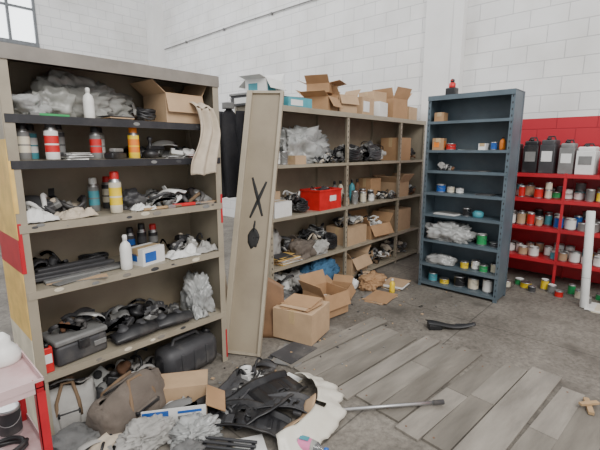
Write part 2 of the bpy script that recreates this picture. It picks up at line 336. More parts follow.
# ---------------------------------------------------------------- racks
def rack(name,loc,rz,xs,D,H,zs,post,shelf,back=None,side=None,lip=.032,lipmat=None,top=True,pw=.035,holes=True,topmat=None,bottom=True,liplist=None,outer=None):
    b=B(); W0,W1=xs[0],xs[-1]
    for x in xs:
        a0=x if x==W0 else (x-pw if x==W1 else x-pw/2)
        for (y0,y1) in ((0,.003),(D-.003,D)): b.bx(a0,a0+pw,y0,y1,0,H,post)
        xe=x if x!=W1 else x-.003
        b.bx(xe,xe+.003,.003,pw,0,H,post); b.bx(xe,xe+.003,D-pw,D-.003,0,H,post)
        if holes:
            zz=.06
            while zz<H-.05:
                b.bx(a0+pw/2-.005,a0+pw/2+.005,-.001,.0,zz,zz+.02,blackpaint); zz+=.06
    if side:
        b.bx(W0+.003,W0+.005,.003,D-.003,0.02,H,side); b.bx(W1-.005,W1-.003,.003,D-.003,.02,H,side)
        if outer: b.bx(W0-.002,W0,.0,D,.02,H,outer)
    if back: b.bx(W0+.004,W1-.004,D-.006,D-.003,.02,H,back)
    for i,z in enumerate(zs):
        lm=(liplist[i] if liplist else lipmat) or shelf
        for k in range(len(xs)-1):
            x0,x1=xs[k]+.006,xs[k+1]-.006
            b.bx(x0,x1,.004,D-.008,z-.004,z,shelf); b.bx(x0,x1,-.004,0,z-lip,z,lm); b.bx(x0,x1,.006,.010,z-lip,z-.004,shelf)
    if top:
        tm=topmat or shelf
        b.bx(W0-.002,W1+.002,-.005,D+.002,H,H+.004,tm); b.bx(W0-.002,W1+.002,-.008,-.004,H-lip*1.6,H+.004,tm)
    return b,name,loc,rz
ZL=[.39,.85,1.19,1.50,1.715]
LX0,LX1,LY,LD=.459,1.659,2.277,.42
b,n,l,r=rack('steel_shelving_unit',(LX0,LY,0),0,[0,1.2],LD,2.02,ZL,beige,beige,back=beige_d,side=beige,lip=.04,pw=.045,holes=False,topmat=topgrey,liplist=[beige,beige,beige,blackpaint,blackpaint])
for (z0,z1,m) in ((.02,.6,cream),(.6,.95,yellowp),(.95,1.12,redsteel),(1.12,1.6,yellowp),(1.6,2.0,beige)): b.bx(-.004,-.001,0,LD,z0,z1,m)
for (z0,z1,m) in ((.95,1.2,redsteel),(1.25,1.5,yellowp)): b.bx(-.001,.015,-.003,-.0005,z0,z1,m)
b.bx(1.188,1.199,-.003,-.0005,.03,.25,redsteel); b.bx(1.185,1.199,-.003,-.0005,1.05,1.25,redsteel)
rr=random.Random(3)
for z in ZL[:3]:
    for k in range(9):
        x=rr.uniform(.05,1.12); wd=rr.uniform(.004,.03); h0=rr.uniform(.006,.03)
        b.lathe([(wd,0),(wd*.9,.0006)],rr.choice([dgrey,cream,mgrey,topgrey]),mx=TR((x,-.0042,z-h0),(pi/2,0,0)),seg=10,sy=.45)
for k in range(5):
    x=rr.uniform(.05,1.1); b.lathe([(.02,0),(.018,.0006)],rr.choice([mgrey,dgrey]),mx=TR((x,-.0042,ZL[3+k%2]-.02),(pi/2,0,0)),seg=10,sy=.5)
b.done(n,l,r)
ZM=[.06,.42,.91,1.41]
MX=[2.5,3.7,4.88,5.56]; MY=2.70; MD=.48
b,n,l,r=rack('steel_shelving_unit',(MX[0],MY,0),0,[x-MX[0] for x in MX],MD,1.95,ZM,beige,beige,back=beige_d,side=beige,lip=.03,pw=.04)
b.done(n,l,r)
ZB=[.06,.28,.56,.85,1.09,1.33,1.55,1.85]
b,n,l,r=rack('blue_steel_shelving_unit',(4.22,2.03,0),-pi/2,[0,.86],.31,2.11,ZB,bluesteel,bluesteel,back=bluesteel,side=bluesteel,lip=.028,pw=.035)
b.done(n,l,r)
ZR=[.317,.68,1.005,1.29]
b,n,l,r=rack('red_shelving_unit',(5.15,1.75,0),-pi/2,[0,.9,1.8,2.7],.5,1.30,ZR,redsteel,redsteel,back=redsteel,side=redsteel,lip=.04,top=False,holes=False,pw=.03)
b.done(n,l,r)

# ---------------------------------------------------------------- left unit contents
z=ZL[4]
lump('plastic_bag',.58,2.44,z,.2,.24,.10,plbag,amp=.4)
lump('grey_plastic_bag',.88,2.55,z,.46,.22,.22,greybag,amp=.45,freq=2.6,sub=5)
lump('plastic_bag',.72,2.47,z,.22,.18,.15,greybag,amp=.45,freq=3)
bottle(.86,2.34,z,.027,.16,white,white,name='aerosol_tin')
b=B(); b.bx(-.09,.09,-.012,.012,0,.012,green,bev=.002); b.bx(-.09,-.05,-.016,.016,0,.014,mgrey,bev=.002); b.done('green_scraper',(.66,2.31,z),.1)
coil('rubber_gasket',1.20,2.38,z,.05,.008,5,blk,tilt=.5); parts('assorted_car_parts',1.13,2.54,z,.26,.2,.12,10,2)
papers('sandpaper_sheets',1.02,2.36,z,.16,.12,5,[cloth_g,dgrey,kraft2])
carton(1.43,2.46,z,.27,.26,.18,.05,kraft2,fl=(2.9,.7,.9,.5))
b=B()
def f(u,v):
    w=.075+.05*v; zz=-.02-.42*v
    return ((u-.5)*w*1.6+.03*math.sin(v*5),-.03-.016*math.sin(u*13+v*3)-.012*v,zz+.03*noise.noise(Vector((u*3,v*3,1))))
b.grid(26,30,f,cloth_w,.004)
def f(u,v): return ((u-.5)*.12,-.03+.12*v,-.02+.03*math.sin(v*2.5)+.008*math.sin(u*12))
b.grid(20,8,f,cloth_w,.004)
b.done('hanging_cloth',(1.52,LY-.005,z+.12))
z=ZL[3]
spray(.545,2.36,z,mgrey,blk,cream,h=.185); spray(.66,2.325,z,white,dgrey,red,r=.032,h=.195); spray(.72,2.42,z,dgrey,blk,mgrey); spray(.60,2.45,z,teal,blk,white,h=.18)
spray(.885,2.36,z,mgrey,blk,red,r=.03,h=.175); spray(.95,2.48,z,lgrey,blk,white,h=.18)
spray(1.09,2.34,z,yel,orange,orange,r=.031,h=.18)
papers('abrasive_pads',.78,2.34,z,.12,.09,9,[paper,cloth_g,white])
b=B(); b.lathe([(.03,0),(.045,.012),(.05,.03),(.03,.05),(.012,.055),(.01,.1),(.018,.12),(.01,.13)],blk); b.bx(-.02,.12,-.015,.015,.05,.075,blk,bev=.006); b.done('polishing_tool',(1.20,2.36,z),.4)
parts('assorted_car_parts',1.38,2.50,z,.42,.28,.10,16,11,DK+[paper,white]); papers('cartons_flat',1.50,2.33,z,.14,.08,6,[paper,red,kraft2,dgrey]); papers('cartons_flat',1.34,2.33,z,.12,.08,6,[paper,dgrey,mgrey])
b=B(); b.bx(-.06,.06,-.03,.03,0,.035,blk,bev=.008); b.bx(-.03,.05,-.02,.02,.035,.06,mgrey,bev=.008); b.done('sanding_block',(.98,2.34,z),.5)
z=ZL[2]
parts('assorted_car_parts',.66,2.53,z,.36,.22,.13,18,21,LT); rags('paper_towel_wad',.57,2.36,z,.17,.15,.06,paper,1.4); rags('rag',.75,2.36,z,.18,.13,.05,cloth_w,8.8)
spray(.965,2.35,z,cream,red,yel,r=.034,h=.24,name='spray_can'); lump('work_glove',1.1,2.47,z,.16,.14,.1,dgrey,amp=.45,freq=3)
rags('rag',1.12,2.34,z,.13,.10,.04,paper,4.4)
spray(.90,2.5,z,mgrey,white,teal,h=.2); spray(1.01,2.58,z,dgrey,red,cream,h=.2)
parts('assorted_car_parts',1.40,2.48,z,.42,.28,.12,26,22,LT+[cloth_br,rust]); 
b=B(); b.box((0,0,.01),(.16,.02,.016),woodb,bev=.004); b.box((.10,0,.01),(.05,.045,.02),steel,bev=.002); b.box((.145,0,.01),(.05,.045,.012),cloth_br,bev=.003); b.done('paint_brush',(1.18,2.30,z),.05)
b=B(); b.box((0,0,.012),(.16,.028,.02),red,bev=.005); b.box((.12,0,.012),(.1,.012,.01),steel); b.done('screwdriver',(1.38,2.31,z),-.03)
papers('sandpaper_sheets',1.56,2.33,z,.14,.08,4,[cloth_g,kraft2])
z=ZL[1]
bottle(.985,2.325,z,.033,.21,white,white,name='squeeze_bottle')
carton(1.14,2.38,z,.17,.13,.10,.25,paper,open=False,label=blue,name='parts_carton')
spray(1.20,2.56,z,blk,blk,dgrey,h=.22); spray(1.27,2.54,z,blk,red,mgrey,h=.21); spray(1.13,2.58,z,dgrey,blk,blue,h=.2)
parts('assorted_car_parts',1.50,2.52,z,.28,.20,.11,14,31,LT); rags('newspaper',1.38,2.37,z,.22,.15,.05,paper,6.1); rags('newspaper',1.55,2.37,z,.18,.14,.06,lgrey,2.6)
b=B()
for k in range(3): b.box((0,.05*k-.03,.02+.012*k),(.5-.06*k,.045,.022),dgrey,rot=(0,.02,.05*k),bev=.006)
b.box((.02,-.07,.012),(.42,.04,.016),mgrey,bev=.005); b.done('plastic_trim_strips',(.75,2.44,z),.03)
papers('cardboard_sheets',.70,2.32,z,.3,.07,4,[mgrey,dgrey,kraft2],spread=.04); coil('black_cable',.90,2.60,z,.08,.007,5,blk)
parts('assorted_car_parts',.62,2.60,z,.3,.12,.10,10,32)
z=ZL[0]
b=B(); b.box((0,0,.06),(.28,.2,.12),dgrey,bev=.02); b.box((0,0,.135),(.29,.21,.035),mgrey,bev=.012); b.box((0,-.11,.1),(.06,.015,.05),blk,bev=.004)
b.tube([(-.07,0,.15),(-.06,0,.19),(.06,0,.19),(.07,0,.15)],.01,blk); b.box((.09,-.108,.07),(.07,.01,.03),mgrey,bev=.003); b.done('tool_case',(.69,2.41,z),.12)
parts('assorted_car_parts',.69,2.45,z+.155,.30,.18,.09,8,41)
def headlamp(x,y,z,rz,s=1.):
    b=B()
    def f(u,v): return (s*(u-.5)*.34,s*((v-.5)*.18-.03*math.sin(u*pi)),s*(.02+.09*math.sin(pi*min(1,v*.9+.1))*(.6+.4*math.sin(u*pi))))
    b.grid(20,12,f,blk,.008)
    b.box((0,.0,.03*s),(.3*s,.12*s,.06*s),dgrey,bev=.015)
    for dx in (-.08,.05): b.lathe([(.045*s,0),(.05*s,.03*s),(.03*s,.05*s),(.015*s,.07*s)],dgrey,mx=TR((dx*s,-.03*s,.06*s),(-.5,0,0)))
    b.box((.15*s,.03*s,.05*s),(.06*s,.03*s,.03*s),blk,bev=.004)
    return b.done('car_headlamp_housing',(x,y,z),rz)
headlamp(1.01,2.37,z,.06,.85); headlamp(1.27,2.37,z,-.1,.8)
parts('assorted_car_parts',1.13,2.56,z,.56,.2,.18,26,42,[blk,blk,dgrey,dgrey,mgrey,silver],big=1.3)
rags('plastic_sheet',1.47,2.36,z,.12,.14,.1,plbag,7.7); lump('plastic_bag',1.53,2.44,z,.17,.2,.26,plbag,amp=.5,freq=2.6,sub=5)
b=B(); b.box((0,0,.07),(.05,.035,.14),red,bev=.006); b.box((0,-.0185,.08),(.035,.003,.05),paper); b.lathe([(.012,0),(.012,.02)],blk,mx=TR((0,0,.14))); b.done('red_oil_tin',(.52,2.305,z))
def jug(x,y,z,rz):
    b=B(); b.box((0,0,.12),(.44,.2,.23),dgrey,bev=.06); b.box((.0,0,.125),(.46,.12,.16),blk,bev=.04)
    b.tube([(-.12,0,.22),(-.1,0,.27),(.08,0,.27),(.12,0,.22)],.014,dgrey); b.lathe([(.03,0),(.03,.03),(.024,.035)],blk,mx=TR((.17,0,.22),(0,.4,0))); 
    for k in range(3): b.box((-.1+.1*k,-.102,.12),(.02,.01,.14),dgrey,bev=.004)
    return b.done('jerrycan',(x,y,z),rz)
jug(1.38,2.38,0,.08)
def toolbag(x,y,z,sx,sy,sz,rz,seed,mat=canvas):
    b=B()
    def f(u,v):
        a=2*pi*u; sq=lambda t:math.copysign(abs(t)**.65,t)
        s=1-.12*v**2+.07*noise.noise(Vector((math.cos(a)*2+seed,math.sin(a)*2,v*3)))+.05*noise.noise(Vector((math.cos(a)*6,math.sin(a)*6+seed,v*8)))-.05*(1-v)**4
        return (sx/2*s*sq(math.cos(a)),sy/2*s*sq(math.sin(a))*(1-.93*v**1.7),sz*(math.sin(v*pi/2))*(1-.16*abs(math.cos(a))*v+.12*noise.noise(Vector((math.cos(a)*1.5,math.sin(a)*1.5,seed))))+.004)
    b.grid(56,18,f,mat,.008); b.bx(-sx*.4,sx*.4,-sy*.36,sy*.36,.004,.02,blk)
    b.box((0,0,sz*1.0),(sx*.7,.012,.008),blk,rot=(0,.03,0))
    for dy in (-1,1): b.tube([(-sx*.2,dy*sy*.42,sz*.35),(-sx*.18,dy*sy*.36,sz*.75),(-sx*.05,dy*sy*.1,sz*1.06),(sx*.12,dy*sy*.12,sz*1.05),(sx*.18,dy*sy*.36,sz*.7),(sx*.2,dy*sy*.42,sz*.35)],.010,cloth_br,8)
    b.box((0,-sy*.45,sz*.36),(sx*.36,.035,sz*.4),mat,bev=.012); b.box((0,-sy*.475,sz*.5),(sx*.37,.02,.025),blk,bev=.004)
    return b.done('canvas_tool_bag',(x,y,z),rz)
toolbag(.86,2.15,0,.46,.30,.25,.35,3); toolbag(.61,2.40,0,.30,.26,.24,-.2,9,lgrey)
parts('assorted_car_parts',1.0,2.50,0,.5,.3,.2,30,51,DK+[white],big=1.3); lump('dark_rag_heap',.56,2.12,0,.24,.2,.10,cloth_g,amp=.4)

# ---------------------------------------------------------------- leaning panel
Pbr=Vector((1.863,2.137,0)); Ptr=Vector((2.43,2.43,2.02))
W=Vector((-.195,.30,0)); 
ux=(-W).normalized(); uz=(Ptr-Pbr); Lp=uz.length; uz.normalize(); uy=uz.cross(ux).normalized()
ux=uy.cross(uz).normalized()
mxp=Matrix.Translation(Pbr)@Matrix((( ux.x,uy.x,uz.x,0),(ux.y,uy.y,uz.y,0),(ux.z,uy.z,uz.z,0),(0,0,0,1)))
panel=M('beige_panel',(.30,.25,.18),.5,var=.10,dirt=.35,dirtcol=(.17,.135,.095),scale=3)
panel_e=M('beige_panel_edge',(.38,.33,.25),.5,var=.08,dirt=.3,dirtcol=(.2,.15,.1),scale=4)
b=B(); w=.31
b.bx(-w,0,0,.006,0,Lp,panel,mx=mxp)
b.bx(-w,-w+.045,-.03,0,0,Lp,panel_e,mx=mxp,bev=.003); b.bx(-.025,0,-.03,0,0,Lp,panel_e,mx=mxp,bev=.003); b.bx(-w+.045,-.025,-.02,0,Lp-.02,Lp,panel_e,mx=mxp); b.bx(-w+.045,-.025,-.02,0,0,.02,panel_e,mx=mxp)
spr=M('black_spray_paint',(.015,.015,.015),.7)
def ribbon(p,q,wd):
    p=Vector(p);q=Vector(q);d=(q-p).normalized();nn=Vector((-d.y,d.x))
    def f(u,v):
        c=p.lerp(q,u)+nn*(v-.5)*wd*(.7+.5*math.sin(u*pi))
        return (c.x,-.0015,c.y)
    b.grid(14,3,f,spr,.001,mx=mxp)
ribbon((-.20,1.39),(-.09,1.08),.022); ribbon((-.08,1.36),(-.19,1.06),.022)
def f(u,v):
    a=2*pi*u; r=v*(.06+.012*noise.noise(Vector((math.cos(a)*2,math.sin(a)*2,0)))); return (-.145+r*math.cos(a)*.8,-.0015,.90+r*math.sin(a)*1.35)
b.grid(28,3,f,spr,.001,mx=mxp)
ribbon((-.145,1.04),(-.15,.95),.014)
b.done('leaning_door_panel')
b=B(); b.bx(0,.16,0,.02,0,1.9,panel,bev=.003); b.bx(.0,.02,-.02,0,0,1.9,panel_e); b.bx(.14,.16,-.02,0,0,1.9,panel_e)
b.done('leaning_shelf_plank',rot=(-.14,.0,.35),loc=(1.72,2.42,.005))
b=B()
def f(u,v):
    sw=.20+.08*min(1,v*4)-.03*v
    return (-.05-.035*math.sin(u*11+v*2.5)*(.3+v*.7)-.05*math.cos((u-.5)*3)*.6,(u-.5)*sw,-.80*v-.06*abs(u-.5)*(1-v)*4+.03*noise.noise(Vector((u*4,v*4,2))))
b.grid(34,34,f,cloth_k,.01)
for sg in (-1,1):
    def f(u,v):
        a=2*pi*u; r=.040-.008*v+.009*math.sin(a*3+v*9)+.006*noise.noise(Vector((math.cos(a)*3,v*8,sg))); return (-.06-.02*math.sin(v*3)+r*math.cos(a),sg*(.11+.03*v)+r*math.sin(a),-.05-.6*v)
    b.grid(20,22,f,cloth_k,.008)
b.grid(16,6,lambda u,v:(-.08+.03*math.cos(u*2*pi),.05*math.sin(u*2*pi),-.03+.05*v),cloth_g,.008)
b.tube([(0,0,.06),(-.03,0,.06),(-.05,0,.0)],.005,steel)
b.done('hanging_jacket',(2.27,2.93,1.93),.55)

# ---------------------------------------------------------------- middle unit contents
yv=MY+.2
z=ZM[3]
for k,(xx,c) in enumerate(((2.66,white),(2.76,mgrey),(2.71,cream))): can(xx,MY+.08+.1*(k==2),z,.042,.13,c,name='plastic_jar')
lump('plastic_bag',3.20,yv+.06,z,.70,.32,.35,plbag,amp=.4,freq=2.8,sub=5); parts('assorted_car_parts',3.42,MY+.09,z,.4,.14,.12,18,61,LT)
carton(2.95,MY+.09,z,.18,.12,.08,.1,kraft2,open=False)
parts('assorted_car_parts',3.98,MY+.24,z,.48,.34,.24,50,62,[blk,dgrey,dgrey,mgrey,lgrey],big=1.3); coil('black_cable',3.92,MY+.10,z,.13,.012,8,blk,tilt=.6,sq=.5)
parts('assorted_car_parts',4.5,MY+.24,z,.5,.34,.26,50,63,[blk,dgrey,lgrey,mgrey],big=1.3); coil('black_cable',4.40,MY+.10,z,.12,.011,8,dgrey,tilt=.7,sq=.5)
carton(5.1,yv,z,.3,.3,.3,0,kraft,open=False); parts('assorted_car_parts',5.38,yv,z,.22,.3,.22,20,64)
z=ZM[2]
carton(2.70,MY+.12,z,.26,.18,.14,.1,paper,open=False,name='white_carton'); carton(2.72,MY+.34,z,.3,.2,.22,0,kraft2,open=False)
parts('assorted_car_parts',3.02,MY+.24,z,.30,.34,.24,30,65,LT)
coil('black_cable',3.02,MY+.08,z,.08,.010,6,blk,tilt=.8,sq=.5)
b=B(); t=.006; sx,sy,sz=.40,.26,.22
b.bx(-sx/2,sx/2,-sy/2,sy/2,0,t,red)
for a in (-1,1):
    b.bx(-sx/2,sx/2,a*sy/2-t/2,a*sy/2+t/2,0,sz,red); b.bx(a*sx/2-t/2,a*sx/2+t/2,-sy/2,sy/2,0,sz,red)
    b.bx(-sx/2-.01,sx/2+.01,a*sy/2-.01,a*sy/2+.01,sz-.02,sz,red,bev=.003); b.bx(a*sx/2-.01,a*sx/2+.01,-sy/2,sy/2,sz-.02,sz,red,bev=.003)
b.bx(-.02,.1,-sy/2-.005,-sy/2-.003,.09,.15,paper)
b.done('red_plastic_crate',(3.42,MY+.15,z),.05)
parts('assorted_car_parts',3.42,MY+.16,z+.10,.32,.2,.2,20,66,LT)
for k in range(8): can(3.80+.09*k,MY+.09+.07*(k%2),z,.040,.10+.03*(k%3),[kraft2,rust,mgrey,blk,cream,rust,white,dgrey][k],lid=[blk,white,steel][k%3],name='glass_jar')
for k in range(5): bottle(3.85+.12*k,MY+.3,z,.04,.27,[mgrey,cream,dgrey,teal,rust][k],blk,name='plastic_bottle')
carton(4.65,yv+.12,z,.25,.20,.26,0,kraft,open=False); parts('assorted_car_parts',4.70,MY+.10,z,.3,.18,.14,16,67,LT)
carton(5.1,yv,z,.30,.3,.20,0,kraft2,open=True,fl=(.6,.9,.8,.5)); parts('assorted_car_parts',5.4,yv,z,.22,.28,.2,20,68)
z=ZM[1]
papers('yellow_folder',2.80,MY+.12,z+.0,.3,.18,14,[cyel,kraft2,cyel,paper]); papers('cardboard_sheets',2.78,MY+.12,z+.055,.26,.16,6,[cyel,dgrey]); lump('grey_plastic_bag',2.74,yv+.14,z,.32,.22,.32,lgrey,amp=.4)
parts('assorted_car_parts',3.10,MY+.26,z,.34,.30,.28,34,71,[lgrey,mgrey,canvas,cloth_br,dgrey],big=1.3); lump('canvas_bundle',3.06,MY+.11,z,.28,.18,.18,canvas,amp=.45); lump('fabric_bundle',3.30,MY+.10,z,.22,.18,.15,lgrey,amp=.5)
parts('assorted_car_parts',3.47,MY+.28,z,.40,.30,.34,40,72,LT,big=1.3); coil('black_cable',3.53,MY+.09,z,.09,.012,7,blk,tilt=.9,sq=.5)
carton(3.98,MY+.2,z,.42,.32,.21,.04,kraft2,open=False,label=None); parts('assorted_car_parts',4.0,MY+.2,z+.22,.44,.28,.15,28,73,[lgrey,mgrey,dgrey,cloth_w,plbag])
carton(4.5,MY+.2,z,.42,.34,.18,-.08,kraft,open=True,fl=(2.6,.5,.6,.6)); parts('assorted_car_parts',4.5,MY+.2,z+.02,.34,.26,.30,30,74,[mgrey,kraft2,lgrey,paper])
carton(5.15,yv,z,.4,.3,.3,0,kraft2,open=False)
z=ZM[0]
lump('blue_cloth_bundle',3.38,MY+.13,z,.46,.24,.24,cloth_b,amp=.45,sub=5); parts('assorted_car_parts',2.84,yv,z,.46,.38,.22,24,75,LT,big=1.3); lump('fabric_bundle',3.0,MY+.14,z,.28,.22,.2,lgrey,amp=.45); lump('fabric_bundle',3.38,yv+.14,z,.4,.22,.28,cloth_g,amp=.4)
carton(4.0,yv-.03,z,.4,.32,.20,.1,kraft2,open=True,fl=(2.6,.8,.8,.8)); parts('assorted_car_parts',4.52,yv-.03,z,.42,.34,.24,34,76,[cloth_br,kraft2,lgrey,mgrey,paper]); papers('newspaper_stack',4.0,yv-.03,z+.01,.3,.25,30,[paper,kraft2,mgrey])
parts('assorted_car_parts',5.15,yv,z,.4,.3,.26,30,77,[mgrey,cloth_w,dgrey])
z=1.955
b=B(); b.box((0,0,.045),(.34,.3,.09),dgrey,bev=.004); b.box((0,0,.1),(.36,.32,.02),mgrey,bev=.003); b.bx(-.172,-.17,-.1,.1,.02,.07,paper); b.done('flat_storage_box',(2.62,3.02,z),.1)
carton(2.98,2.90,z,.32,.3,.09,-.05,teal,open=False,name='teal_carton',label=paper)
carton(2.72,3.0,z+.112,.26,.24,.14,.2,paper,open=True,fl=(2.6,2.2,1.4,.6),name='white_carton',label=teal); papers('box_lid',2.98,2.93,z+.098,.28,.24,5,[mgrey,dgrey,paper])
carton(3.46,2.9,z,.28,.28,.15,.3,kraft,fl=(2.6,.9,1.2,.8)); carton(3.82,2.9,z,.28,.24,.20,-.15,kraft2,fl=(2.8,1.0,.5,.6)); carton(3.62,3.02,z+.21,.32,.26,.10,.4,kraft,fl=(1.4,1.2,.8,1.5))
carton(4.17,2.92,z,.30,.3,.20,.1,kraft2,open=False,label=paper); carton(4.53,2.92,z,.28,.28,.18,.2,paper,open=False,name='white_carton'); carton(4.55,2.95,z+.19,.26,.24,.12,-.1,kraft2,open=False)
carton(4.95,2.92,z,.32,.32,.26,-.1,kraft,open=True,fl=(.4,.6,.3,.8)); carton(5.35,2.95,z,.3,.3,.18,.1,kraft2,open=False)
papers('cardboard_sheets',3.2,2.92,z,.2,.3,8,[kraft,kraft2])

# ---------------------------------------------------------------- blue unit contents
xb=4.34
b=B(); b.box((0,0,.04),(.09,.11,.08),blk,bev=.01); b.lathe([(.03,0),(.034,.01),(.034,.045),(.02,.055)],red,mx=TR((0,0,.08))); b.lathe([(.02,0),(.022,.03),(.012,.04)],blk,mx=TR((0,0,.13))); b.box((0,0,.155),(.05,.02,.012),red,bev=.003); b.done('battery_lantern',(4.34,1.83,2.115))
z=ZB[6]; carton(xb,1.93,z,.14,.12,.12,.2,kraft,open=False,label=orange); can(xb,1.80,z,.05,.07,red); papers('leaflets',xb,1.62,z,.16,.2,3,[mgrey,teal]); can(xb,1.36,z,.03,.08,blue); carton(xb,1.46,z,.1,.07,.06,0,paper,open=False)
bottle(xb,1.28,z,.028,.13,orange,blk,name='spray_bottle')
z=ZB[7]; carton(xb,1.93,z,.14,.1,.09,.1,kraft,open=False)
z=ZB[5]; papers('leaflets',xb,1.5,z,.16,.3,3,[dgrey,mgrey]); parts('assorted_car_parts',xb,1.85,z,.14,.2,.06,8,80)
z=ZB[4]; can(xb,1.88,z,.05,.085,blue,white); can(xb,1.67,z,.04,.06,white); can(xb,1.77,z,.04,.07,cream); papers('leaflets',xb,1.4,z,.14,.2,3,[dgrey,mgrey])
z=ZB[3]; papers('leaflets',xb,1.8,z,.2,.26,5,[mgrey,paper]); b=B(); b.lathe([(.05,0),(.055,.02),(.055,.05),(.045,.06),(.03,.07)],teal); b.done('tape_roll',(xb,1.46,z)); can(xb,1.58,z,.04,.09,blk)
z=ZB[2]; lump('plastic_bag',xb,1.76,z,.24,.46,.19,plbag,amp=.45,freq=2.8,sub=5); can(xb,1.40,z,.05,.12,green,white); can(xb,1.27,z,.05,.05,dgrey)
z=ZB[1]; lump('plastic_bag',xb,1.82,z,.2,.30,.10,plbag,amp=.4); 
for k,c in enumerate((yel,white,green,cream)): can(4.31+.05*(k%2),1.55-.1*k,z,.042,.08+.02*(k%2),c)
z=ZB[0]; can(xb-.03,1.76,z,.05,.06,yel); can(xb,1.6,z,.06,.12,blk); can(xb,1.45,z,.055,.13,cream); can(xb,1.3,z,.05,.15,white,name='paint_can'); can(xb-.02,1.9,z,.05,.1,teal)

# ---------------------------------------------------------------- red unit contents
labs=[white,cream,paper,white,mgrey,red,teal,cream,white,green,kraft2,blue,white,dgrey,yel]
def row(z,dens,hmin,hmax,seed,tilt=False,x0=5.2,x1=5.55):
    rr=random.Random(seed); b=B()
    for xx in (x0+.32,x0+.17,x0+.04):
        y=1.70
        while y>-.85:
            r=rr.uniform(.032,.055)
            y-=r
            if rr.random()<dens:
                h=rr.uniform(hmin,hmax); p_can(b,xx+rr.uniform(-.015,.015),y,z+.0005,r,h,rr.choice(labs),rr.choice([steel,white,white,mgrey]))
                if h<.1 and rr.random()<.35: p_can(b,xx,y,z+h,r*.95,h*.9,rr.choice(labs),steel)
            y-=r+.012
    return b.done('paint_cans')
row(ZR[2],.72,.06,.14,4); row(ZR[1],.85,.08,.15,8); row(ZR[0],.8,.08,.14,15)
rr=random.Random(5); b=B()
for k in range(26):
    r=rr.uniform(.035,.06); p_can(b,5.06-.10*(k%3)+rr.uniform(-.02,.02)-.0,1.42-.085*k,0,r,rr.uniform(.06,.12),rr.choice([dgrey,white,green,red,cream,mgrey,yel]),rr.choice([steel,white,mgrey,green]))
b.done('paint_cans')
z=ZR[3]
for k,(yy,sy,h,m,l) in enumerate(((1.42,.13,.34,dgrey,blk),(1.24,.15,.37,blk,mgrey),(1.06,.15,.38,dgrey,paper),(.88,.14,.34,mgrey,paper),(.70,.17,.30,paper,mgrey),(.48,.16,.24,dgrey,paper))):
    b=B(); b.box((0,0,h*.42),(.22,sy,h*.84),m,bev=.006); b.box((0,0,h*.9),(.2,sy*.92,h*.16),m,bev=.015); b.box((-.112,0,h*.5),(.003,sy*.7,h*.3),l); b.tube([(0,-sy*.3,h*.97),(0,-sy*.2,h*1.08),(0,sy*.2,h*1.08),(0,sy*.3,h*.97)],.008,blk)
    b.lathe([(.02,0),(.02,.03)],blk,mx=TR((-.07,0,h*.97)))
    b.done('oil_container',(5.33,yy,z),rr.uniform(-.1,.1))
b=B(); b.lathe([(.035,0),(.038,.003),(.038,.96),(.03,.965),(.03,.9)],paper,seg=24,mx=TR((0,0,0))); b.lathe([(.0385,.3),(.0385,.303)],mgrey); b.done('paper_roll',(4.70,.49,.004),rot=(-.06,.10,0))
papers('loose_papers',4.75,.30,0,.3,.3,5,[paper,cream,mgrey]); papers('loose_papers',4.95,.0,0,.3,.3,4,[paper,kraft2])

# ---------------------------------------------------------------- floor things
carton(2.34,2.15,.02,.34,.36,.25,.25,kraft2,open=False); carton(2.84,2.30,.02,.32,.30,.22,-.1,kraft,fl=(2.9,.4,.5,2.8)); papers('papers_in_box',2.84,2.30,.04,.26,.26,30,[paper,kraft2],spread=.03)
papers('folded_cartons',2.36,2.16,.278,.3,.3,5,[kraft,kraft2],rz=.3)
b=B()
def f(u,v): return ((u-.5)*.34,.10*(v**1.3)+.03*math.sin(u*pi),.52*v*(1-.18*abs(u-.5)*2))
b.grid(16,14,f,woodp,.012); b.done('curved_plywood_panel',(2.07,2.33,.0),-.75)
papers('metal_plates',2.03,1.98,.0,.32,.22,5,[mgrey,dgrey,topgrey],rz=.3)
lump('fabric_bundle',2.60,2.56,0,.26,.2,.16,cloth_g,amp=.4)
carton(3.28,2.47,0,.28,.22,.12,.4,kraft,fl=(2.7,.8,1.0,.8)); lump('crumpled_paper_bag',3.80,2.40,0,.34,.22,.14,kraft,amp=.45,sub=5); papers('newspaper_stack',4.02,2.22,0,.32,.26,8,[paper,kraft2,cream]); papers('cardboard_sheets',3.52,2.15,0,.36,.26,4,[kraft,kraft2,mgrey]); parts('assorted_car_parts',3.98,2.54,0,.36,.24,.12,24,91,[mgrey,dgrey,kraft2,paper])
lump('crumpled_paper_bag',3.54,2.54,0,.2,.16,.12,paper,amp=.4)
bottle(3.78,2.12,0,.03,.16,yel,white,name='plastic_bottle')
b=B(); t=.005; sx,sy,sz=.36,.2,.13
b.bx(-sx/2,sx/2,-sy/2,-sy/2+t,0,sz,paper); b.bx(-sx/2,sx/2,sy/2-t,sy/2,0,sz,kraft2); b.bx(-sx/2,-sx/2+t,-sy/2,sy/2,0,sz,kraft2); b.bx(sx/2-t,sx/2,-sy/2,sy/2,0,sz,kraft2); b.bx(-sx/2,sx/2,-sy/2,sy/2,0,t,kraft2)
b.box((0,sy/2+.07,sz+.01),(sx,.15,t),kraft2,rot=(.12,0,0)); b.box((sx/2+.05,0,sz-.03),(.12,sy,t),kraft,rot=(0,.5,0))
b.bx(-sx/2,sx/2,-sy/2-.0015,-sy/2,0,.035,blue); b.bx(-sx*.47,-sx*.08,-sy/2-.0015,-sy/2,.045,.12,blue); b.bx(.02,sx*.42,-sy/2-.0015,-sy/2,.095,.11,blue); b.bx(.02,sx*.42,-sy/2-.0015,-sy/2,.06,.08,mgrey)
parts('assorted_car_parts',1.05,1.965,.008,.2,.12,.1,8,94,LT)
b.done('printed_carton',(1.05,1.965,0),-.62)
